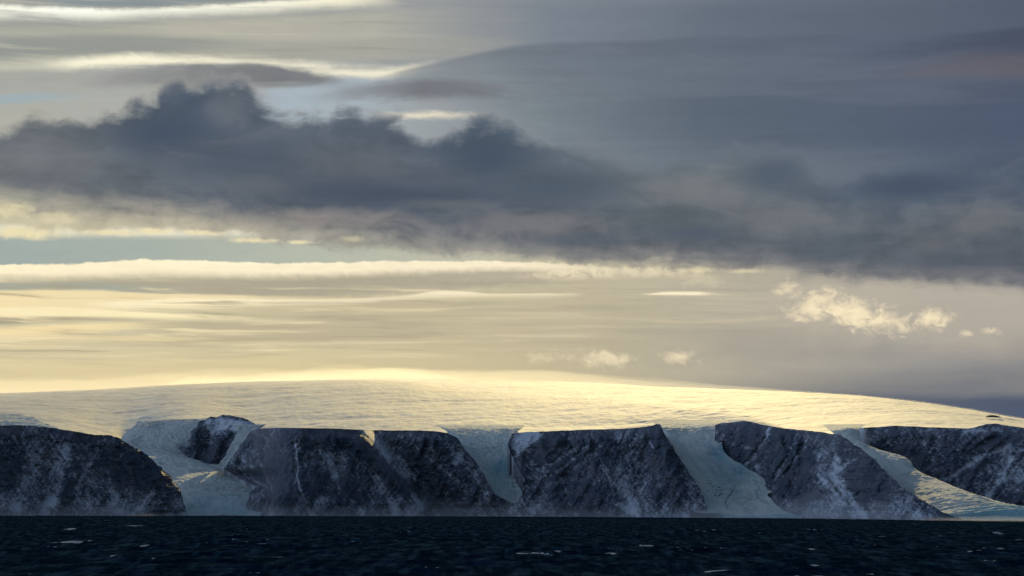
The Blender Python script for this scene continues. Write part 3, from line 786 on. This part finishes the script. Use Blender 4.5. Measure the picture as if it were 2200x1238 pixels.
def ice_cap(key, label, sky_y, rim_y, sky_d, rim_d, x0, x1, seed, amp_=1.0):
    nx = int((x1 - x0) / 1.5); 
    w = np.concatenate([np.linspace(-0.12, 0, 8)[:-1], np.linspace(0, 1, 330), np.linspace(1, 2.0, 60)[1:]])
    x = np.linspace(x0, x1, nx)
    ys = smooth_poly(sky_y, x); yr = smooth_poly(rim_y, x); ds = smooth_poly(sky_d, x); dr = smooth_poly(rim_d, x)
    Wg = w[:, None] + 0 * x[None]
    prof = np.where(Wg >= 0, 1 - (1 - np.clip(Wg, 0, 2)) ** 2, 0)
    def soft(a, n):
        k = np.hanning(n); k /= k.sum()
        return np.convolve(np.pad(a, n // 2, mode='edge'), k, mode='valid')[:len(a)]
    yr = yr + 7 * (1 - np.exp(-((x - 385) / 75) ** 4))
    mixw = sstep(0.0, 0.16, Wg)
    dr = soft(dr, 181)
    yr = yr + (soft(yr, 161) - yr) * mixw
    Y = yr + (ys - yr) * prof + 9 * np.clip(-Wg / 0.12, 0, 1)
    D = dr + (ds - dr) * np.maximum(Wg, 0) + 700 * np.clip(-Wg / 0.12, 0, 1)
    P = place(x[None] + 0 * Wg, Y, D)
    px, py = P[..., 0], P[..., 1]
    ws = fbm(px / 2600, py / 2600, 2, 0.5, seed)
    flow = py + np.clip(-0.35 * px, -500, 900) + 600 * ws
    z = 16.0 * fbm(px / 2600 + ws, flow / 1500, 3, 0.5, seed + 1) + 10.0 * fbm(px / 520 + 0.4 * ws, flow / 700, 4, 0.6, seed + 2) + 5.0 * fbm(px / 130, flow / 480, 3, 0.55, seed + 3) + 1.8 * fbm(px / 45, flow / 260, 2, 0.6, seed + 4) + 0.8 * fbm(px / 22, flow / 110, 2, 0.6, seed + 5)
    z *= amp_ * (0.35 + 0.65 * sstep(-0.02, 0.08, Wg)) * (0.25 + 0.75 * sstep(0.0, 0.35, 1.15 - Wg))
    P[..., 2] += z
    o = grid_mesh("ice_cap", P, SNOW)
    CAPS[key] = (x, ys, yr, ds, dr)
    return tag(o, label, "ice cap", "structure"), P, w


capA, PA, WA = ice_cap("front", "sunlit golden near ice cap dome behind the left and central cliffs",
        [(-900, 885), (-300, 858), (0, 845), (200, 837), (400, 826), (600, 819), (760, 816), (880, 821), (960, 832), (1200, 850), (1350, 858), (1500, 873), (1600, 892), (1692, 921), (1730, 940)],
        [(-900, 925), (0, 921), (90, 922), (180, 928), (235, 937), (262, 946), (285, 932), (320, 914), (370, 904), (430, 900), (470, 906), (520, 924), (600, 927), (900, 931), (1000, 921), (1090, 922), (1200, 932), (1400, 925), (1440, 916), (1530, 912), (1600, 916), (1692, 926), (1730, 950)],
        [(-900, 19500), (0, 20500), (800, 22000), (1200, 18500), (1500, 14500), (1692, 12200), (1730, 12100)],
        [(-900, 11600), (0, 12000), (180, 12400), (262, 12900), (340, 13350), (440, 13500), (580, 12800), (720, 12200), (900, 12000), (980, 12250), (1090, 12250), (1220, 12000), (1330, 12050), (1430, 12400), (1530, 12400), (1640, 11900), (1692, 11800), (1730, 11800)], -900, 1730, 31)
capB, PB, WB = ice_cap("back", "farther sunlit ice cap dome sloping down to the right edge",
        [(300, 840), (600, 822), (840, 812), (1000, 814), (1200, 820), (1440, 832), (1600, 838), (1800, 848), (1950, 862), (2080, 880), (2200, 901), (2400, 928), (2900, 960), (3300, 990)],
        [(300, 930), (1500, 935), (1700, 932), (1800, 928), (1900, 924), (2080, 925), (2200, 922), (2400, 940), (2900, 980), (3300, 1000)],
        [(300, 26000), (1000, 27000), (1600, 24000), (2200, 17000), (3300, 13000)],
        [(300, 16500), (1400, 15500), (1720, 12400), (1830, 12000), (1950, 11500), (2200, 11100), (3300, 9700)], 300, 3300, 41)

# ------------------------------------------------------------------ glaciers
def glacier(name, label, st, left='under', right='under', seed=0, nu=150, nv=260, ext=70, bulge=10, blue=lambda u, v, x, y: 0 * u, dirt_shade=None, rough=1.0, ogive=0.0, crev=1.0, category="glacier"):
    n = len(st)
    t = np.arange(n, dtype=float)
    tv = np.linspace(0, n - 1, nv)
    def g(f): return smooth_poly([(i, f(s)) for i, s in enumerate(st)], tv)
    lx, ly, rx, ry, d = g(lambda s: s[0]), g(lambda s: s[1]), g(lambda s: s[2]), g(lambda s: s[3]), g(lambda s: s[4])
    u = np.linspace(0, 1, nu)
    X = lx[:, None] + (rx - lx)[:, None] * u; Y = ly[:, None] + (ry - ly)[:, None] * u
    D = np.repeat(d[:, None], nu, 1)
    U = np.repeat(u[None], nv, 0)
    Vv = np.repeat(np.linspace(0, 1, nv)[:, None], nu, 1)
    # ragged margins
    rag = 5.0 * fbm(Y / 16, 3.0 * np.round(U) + seed, 4, 0.6, seed)
    X = X + rag * (1 - sstep(0, 0.25, np.minimum(U, 1 - U)))
    cols = [X]; colY = [Y]; colD = [D]; cu = [U]
    m = 8
    for side, mode in ((0, left), (-1, right)):
        k = np.arange(1, m + 1) / m
        if side == 0: k = k[::-1]
        xe, ye, de = X[:, side:side + 1] if side == 0 else X[:, -1:], Y[:, :1] if side == 0 else Y[:, -1:], D[:, :1]
        sg = -1 if side == 0 else 1
        if mode == 'under':
            ev = 8 + (ext - 8) * sstep(0.12, 0.45, np.linspace(0, 1, nv))[:, None]
            ex, ey, ed = xe + sg * ev * k, ye + 0 * k, de + 40 * k
        else:
            ex, ey, ed = xe + 0 * k, ye + 0 * k, de + 350 * k
        uu = (0 if side == 0 else 1) + 0 * ey
        if side == 0: cols.insert(0, ex); colY.insert(0, ey); colD.insert(0, ed); cu.insert(0, uu)
        else: cols.append(ex); colY.append(ey); colD.append(ed); cu.append(uu)
    X = np.concatenate(cols, 1); Y = np.concatenate(colY, 1); D = np.concatenate(colD, 1); U = np.concatenate(cu, 1)
    Vv = np.repeat(np.linspace(0, 1, nv)[:, None], X.shape[1], 1)
    P = place(X, Y, D)
    px, py = P[..., 0], P[..., 1]
    z = bulge * (1 - (2 * U - 1) ** 2) + rough * (9 * fbm(px / 150, py / 190, 4, 0.55, seed + 1) + 4.0 * fbm(px / 30, py / 60, 3, 0.6, seed + 2)) 
    z -= crev * 8.0 * np.clip(ridged(px / 90 + fbm(px / 200, py / 200, 2, 0.5, seed + 4), py / 34, 2, seed + 3) - 0.25, 0, 1)
    if ogive:
        z += ogive * np.sin(py / 9.0 + 2.5 * (2 * U - 1) ** 2 + 2 * fbm(px / 120, py / 160, 2, 0.5, seed + 5)) * sstep(0.5, 0.75, Vv)
    z *= sstep(0, 0.12, Vv)
    P[..., 2] += z
    b = np.clip(blue(U, Vv, X, Y) + 0.55 * fbm(U * 9 + fbm(U * 3, Vv * 6, 2, 0.5, seed + 8), Vv * 3, 3, 0.55, seed + 7) + 0.25 * fbm(px / 120, py / 120, 3, 0.5, seed + 6), 0, 1)
    dr = np.zeros_like(b) if dirt_shade is None else np.clip(dirt_shade(X, Y, px, py), 0, 1)
    dr = np.clip(dr + 0.10 * sstep(0.1, 0.5, fbm(U * 14 + fbm(U * 4, Vv * 5, 2, 0.5, seed + 12), Vv * 2.2, 3, 0.6, seed + 13)) + 0.30 * sstep(0.2, 0.7, ridged(px / 80 + fbm(px / 150, py / 150, 2, 0.5, seed + 9), py / 40, 2, seed + 10)) * sstep(-0.1, 0.4, fbm(px / 200, py / 300, 2, 0.5, seed + 11)), 0, 1)  # dirt streaks, plus painted shade of crevasses from the ridged term
    o = grid_mesh(name, P, ICE, {"blue": b, "dirt_shade": dr})
    return tag(o, label, category, "structure")


def gs(X, Y, cx, cy, rx, ry): return np.exp(-((X - cx) / rx) ** 2 - ((Y - cy) / ry) ** 2)


glacier("glacier", "valley glacier with a sunlit tongue between the left cliff and the central cliff",
        [(306, 902, 500, 896, 13600), (300, 910, 490, 905, 13350), (288, 924, 455, 925, 13080), (280, 940, 425, 950, 12920), (285, 956, 425, 984, 12800), (315, 980, 470, 1008, 12150), (355, 1022, 552, 1042, 11040), (378, 1060, 552, 1066, 10420), (395, 1092, 540, 1094, 9860), (398, 1106, 534, 1106, 9740), (400, 1113, 533, 1113, 9715)],
        left='under', right='under', seed=51, ext=26, bulge=18, ogive=1.3,
        blue=lambda u, v, X, Y: 0.05 + 0.75 * sstep(1045, 1100, Y), dirt_shade=lambda X, Y, px, py: 0.9 * sstep(0.15, 0.5, fbm(px / 40, py / 60, 4, 0.6, 3)) * gs(X, Y, 500, 1035, 40, 14) + 0.5 * gs(X, Y, 400, 962, 24, 6) + 0.35 * gs(X, Y, 330, 915, 16, 12))
glacier("glacier", "narrow snow couloir sloping down beside the rock outcrop",
        [(500, 912, 565, 912, 11900), (511, 928, 545, 924, 11700), (500, 950, 530, 950, 11520), (484, 980, 508, 979, 11330), (465, 1005, 488, 1006, 11150)],
        seed=52, left='tuck', right='under', ext=20, bulge=-4, nu=60, nv=140, crev=0.4, category="snow gully")
glacier("glacier", "narrow pale blue hanging glacier in the middle between two cliffs",
        [(945, 914, 1120, 914, 11750), (972, 928, 1102, 929, 11300), (990, 948, 1094, 950, 11080), (1006, 970, 1098, 975, 10930), (1028, 1000, 1112, 1005, 10760), (1050, 1038, 1126, 1038, 10580), (1062, 1064, 1124, 1070, 10470), (1075, 1080, 1116, 1090, 10420)],
        seed=53, ext=50, bulge=-6, rough=1.2, blue=lambda u, v, X, Y: 0.15 + 0.75 * gs(X, Y, 1080, 1000, 30, 36) + 0.3 * gs(X, Y, 1075, 1050, 40, 30))
glacier("glacier", "wide pale glacier descending to the sea right of the sharp peak",
        [(1405, 903, 1575, 903, 11900), (1424, 920, 1541, 914, 11350), (1445, 946, 1546, 942, 11050), (1462, 975, 1560, 976, 10800), (1478, 1000, 1600, 1002, 10560), (1492, 1026, 1640, 1028, 10400), (1508, 1052, 1664, 1050, 10280), (1515, 1072, 1652, 1064, 10180), (1520, 1094, 1682, 1094, 9960), (1530, 1106, 1712, 1108, 9880), (1532, 1116, 1722, 1117, 9860)],
        seed=54, left='under', right='tuck', ext=45, bulge=-8, rough=1.0, crev=0.7,
        blue=lambda u, v, X, Y: 0.1 + 0.7 * gs(X, Y, 1545, 970, 28, 22) + 0.5 * gs(X, Y, 1590, 1010, 34, 20) + 0.8 * sstep(1100, 1106, Y) + 0.3 * gs(X, Y, 1570, 1020, 50, 40),
        dirt_shade=lambda X, Y, px, py: 0.8 * sstep(0.2, 0.45, fbm(px / 26, py / 40, 3, 0.6, 5)) * gs(X, Y, 1640, 1030, 30, 10) + 0.8 * np.exp(-(seg_dist(X, Y, [(1575, 1050), (1558, 1075), (1562, 1090)]) / 1.6) ** 2) + 0.5 * np.exp(-(seg_dist(X, Y, [(1625, 1050), (1628, 1068), (1650, 1080)]) / 1.6) ** 2) + 0.9 * sstep(1098, 1104, Y) * sstep(1570, 1530, X))
glacier("glacier", "long glacier with a sunlit strip and blue ice front at the right edge",
        [(1775, 912, 1860, 912, 11200), (1795, 928, 1846, 924, 10650), (1822, 946, 1850, 944, 10450), (1846, 966, 1885, 966, 10250), (1878, 990, 1948, 984, 9950), (1905, 1015, 1968, 1008, 9700), (1935, 1044, 2018, 1032, 9380), (1985, 1078, 2100, 1064, 8900), (2020, 1098, 2200, 1088, 8600), (2040, 1106, 2420, 1100, 8430), (2042, 1124, 2420, 1129, 8400)],
        seed=55, left='under', right='tuck', ext=50, bulge=14, rough=0.55, ogive=0.9, crev=0.45,
        blue=lambda u, v, X, Y: 0.1 + 0.9 * sstep(2050, 2140, X) * sstep(1070, 1095, Y) + 0.6 * sstep(1096, 1106, Y))
# slope of shaded snow behind the left cliff
glacier("snowfield", "small bluish shaded snow slope above the left cliff top",
        [(-500, 884, 40, 889, 10600), (-500, 890, 70, 897, 10350), (-500, 900, 95, 908, 10100), (-500, 925, 130, 925, 9800)],
        seed=56, left='under', right='tuck', ext=20, bulge=0, nu=160, nv=60, crev=0.1, category="snowfield")

# ------------------------------------------------------------------ rocks
def rock_mesh(seed, s):
    import bmesh
    bm = bmesh.new()
    bmesh.ops.create_icosphere(bm, subdivisions=2, radius=1.0)
    rs = random.Random(seed)
    ax = [(rs.uniform(-1, 1), rs.uniform(-1, 1), rs.uniform(-.3, 1), rs.uniform(.55, .9)) for _ in range(9)]
    for v in bm.verts:
        c = v.co.copy()
        for a, b, d, k in ax:
            L = math.sqrt(a * a + b * b + d * d)
            pr = (c.x * a + c.y * b + c.z * d) / L
            if pr > k:
                c.x -= a / L * (pr - k); c.y -= b / L * (pr - k); c.z -= d / L * (pr - k)
        v.co = (c.x * s[0], c.y * s[1], c.z * s[2])
    me = bpy.data.meshes.new("boulder")
    bm.to_mesh(me); bm.free()
    me.materials.append(BOULDER)
    return me


def mat_boulder():
    m, t, p = new_mat("black_boulder_rock")
    n = t.noise(pos_node(t), 0.3, 4, 0.6)
    t.put(p.inputs['Base Color'], t.mix(n, (0.02, 0.02, 0.023), (0.07, 0.06, 0.058)))
    p.inputs['Roughness'].default_value = 0.9
    return m


BOULDER = mat_boulder()
dg = bpy.context.evaluated_depsgraph_get()
from mathutils import Vector
protos = [rock_mesh(k, (5 + k % 3, 4 + k % 2, 3.2)) for k in range(4)]
rs = random.Random(3)
for k in range(26):
    t = rs.random()
    x = 1518 + 34 * t + rs.gauss(0, 6); y = 1036 + 30 * t ** 1.2 + rs.gauss(0, 5)
    if k >= 22: x, y = rs.uniform(1545, 1640), rs.uniform(1060, 1098)
    dvec = Vector(ray(x, y).tolist())
    hit, loc, nrm, fi, ob, mt = sc.ray_cast(dg, Vector((0, 0, CAM_H)), dvec.normalized())
    if not hit or not ob.name.startswith("glacier"): continue
    o = bpy.data.objects.new("boulder", protos[k % 4])
    COL.objects.link(o)
    s = rs.uniform(0.45, 1.25)
    o.location = loc; o.scale = (s, s, s * rs.uniform(.8, 1.3)); o.rotation_euler = (0, 0, rs.uniform(0, 6.28))
    tag(o, "small dark boulder lying on the wide pale glacier below the sharp peak", "boulder", None, "boulders scattered on the wide glacier")
# dark rock showing through the far snow dome
headland("nunatak", "tiny dark rock patch on the far ice dome near the right edge",
         [(2118, 896), (2122, 892.5), (2132, 891.5), (2142, 893), (2150, 896)], base=[(2110, 14000), (2160, 14000)], cot=0.3, edgeL=(4, 20), edgeR=(4, 20), seed=8, snow0=0.2,
         bottom=[(2110, 896.5), (2160, 897)], back=60, step=0.5, category="rock outcrop", rough=0.2)

# ------------------------------------------------------------------ air: blowing snow, shore mist, haze
def volume_mat(name, density, aniso, color):
    m = bpy.data.materials.new(name); m.use_nodes = True
    t = m.node_tree; t.nodes.clear()
    out = t.nodes.new('ShaderNodeOutputMaterial')
    v = t.nodes.new('ShaderNodeVolumePrincipled')
    v.inputs['Color'].default_value = (*color, 1); v.inputs['Density'].default_value = density; v.inputs['Anisotropy'].default_value = aniso
    t.links.new(v.outputs[0], out.inputs['Volume'])
    return m


def shell(name, P, w, w0, w1, thick, mat, label, x_sub=6):
    """closed slab of drifting snow lying on an ice dome"""
    sel = np.where((w >= w0) & (w <= w1))[0][::6]
    Q = P[sel][:, ::x_sub]
    ww = w[sel]
    e = np.minimum(sstep(0, 0.25, (ww - w0)), sstep(0, 0.25, (w1 - ww)))[:, None]
    nxq = Q.shape[1]
    xe = np.minimum(np.arange(nxq), nxq - 1 - np.arange(nxq)) / 12.0
    e = e * np.clip(xe, 0, 1)[None]
    azq = np.degrees(np.arctan2(Q[..., 0], Q[..., 1]))
    e = e * (1 - 0.9 * sstep(0.5, 9.0, azq))
    var = 0.75 + 0.5 * fbm(Q[..., 0] / 900, Q[..., 1] / 2500, 3, 0.5, 77)
    top = Q.copy(); top[..., 2] += 2 + thick * e * var
    bot = Q.copy(); bot[..., 2] -= 40
    ny, nx = Q.shape[:2]
    verts = np.concatenate([top.reshape(-1, 3), bot.reshape(-1, 3)])
    n = ny * nx
    idx = np.arange(n).reshape(ny, nx)
    f = []
    for j in range(ny - 1):
        for i in range(nx - 1):
            a, b, c, d = idx[j, i], idx[j, i + 1], idx[j + 1, i + 1], idx[j + 1, i]
            f.append((a, b, c, d)); f.append((a + n, d + n, c + n, b + n))
    for i in range(nx - 1):
        a, b = idx[0, i], idx[0, i + 1]; f.append((b, a, a + n, b + n))
        a, b = idx[-1, i], idx[-1, i + 1]; f.append((a, b, b + n, a + n))
    for j in range(ny - 1):
        a, b = idx[j, 0], idx[j + 1, 0]; f.append((a, b, b + n, a + n))
        a, b = idx[j, -1], idx[j + 1, -1]; f.append((b, a, a + n, b + n))
    me = bpy.data.meshes.new(name)
    me.from_pydata(verts.tolist(), [], [tuple(int(q) for q in t) for t in f])
    me.update()
    me.materials.append(mat)
    o = bpy.data.objects.new(name, me); COL.objects.link(o)
    return tag(o, label, "blowing snow", "stuff")


SPIN = volume_mat("blowing_snow_air", 3.4e-5, 0.45, (0.96, 0.96, 0.96))
shell("blowing_snow", PA, WA, 0.40, 1.5, 165, SPIN, "thin veil of wind-blown snow glowing along the near dome crest")
shell("blowing_snow", PB, WB, 0.40, 1.5, 165, SPIN, "thin veil of wind-blown snow glowing along the farther dome crest")


def shore_mist():
    """wedge of sea spray lying against the foot of the cliffs, fading upward"""
    x = np.linspace(-600, 2800, 240)
    d = shore_d(x)
    hgt = 120 * (1 + 0.7 * fbm(x / 160.0, 0 * x, 3, 0.5, 91)) + 70 * np.exp(-((x - 1150) / 130) ** 2)
    hgt = hgt * (1 - 0.8 * np.exp(-((x - 380) / 90) ** 2)) * (1 - 0.85 * sstep(1880, 2050, x))
    def at(dd, z):
        r = ray(x, horizon_y(x)); p = r * dd[:, None]; p[:, 2] = z
        return p
    a, b, c = at(d - 450, -2 + 0 * x), at(d + 420, -2 + 0 * x), at(d + 420, hgt)
    n = len(x)
    vs = np.concatenate([a, b, c])
    f = []
    for i in range(n - 1):
        f += [(n + i, n + i + 1, i + 1, i), (2 * n + i, 2 * n + i + 1, n + i + 1, n + i), (i, i + 1, 2 * n + i + 1, 2 * n + i)]
    f += [(2 * n, n, 0), (2 * n - 1, 3 * n - 1, n - 1)]
    me = bpy.data.meshes.new("sea_mist"); me.from_pydata(vs.tolist(), [], f); me.update()
    me.materials.append(volume_mat("sea_spray_air", 6.5e-4, 0.0, (0.90, 0.93, 0.97)))
    o = bpy.data.objects.new("sea_mist", me); COL.objects.link(o)
    return tag(o, "low pale sea spray drifting along the foot of the cliffs", "mist", "stuff")


shore_mist()

# ------------------------------------------------------------------ render settings
sc.view_settings.view_transform = 'Standard'
sc.view_settings.look = 'None'
sc.view_settings.exposure = EXPO
sc.view_settings.gamma = 1.0
sc.view_settings.use_curve_mapping = False
sc.render.engine = 'CYCLES'
sc.cycles.use_denoising = True
sc.cycles.max_bounces = 5
sc.cycles.diffuse_bounces = 2
sc.cycles.glossy_bounces = 2
sc.cycles.volume_bounces = 1
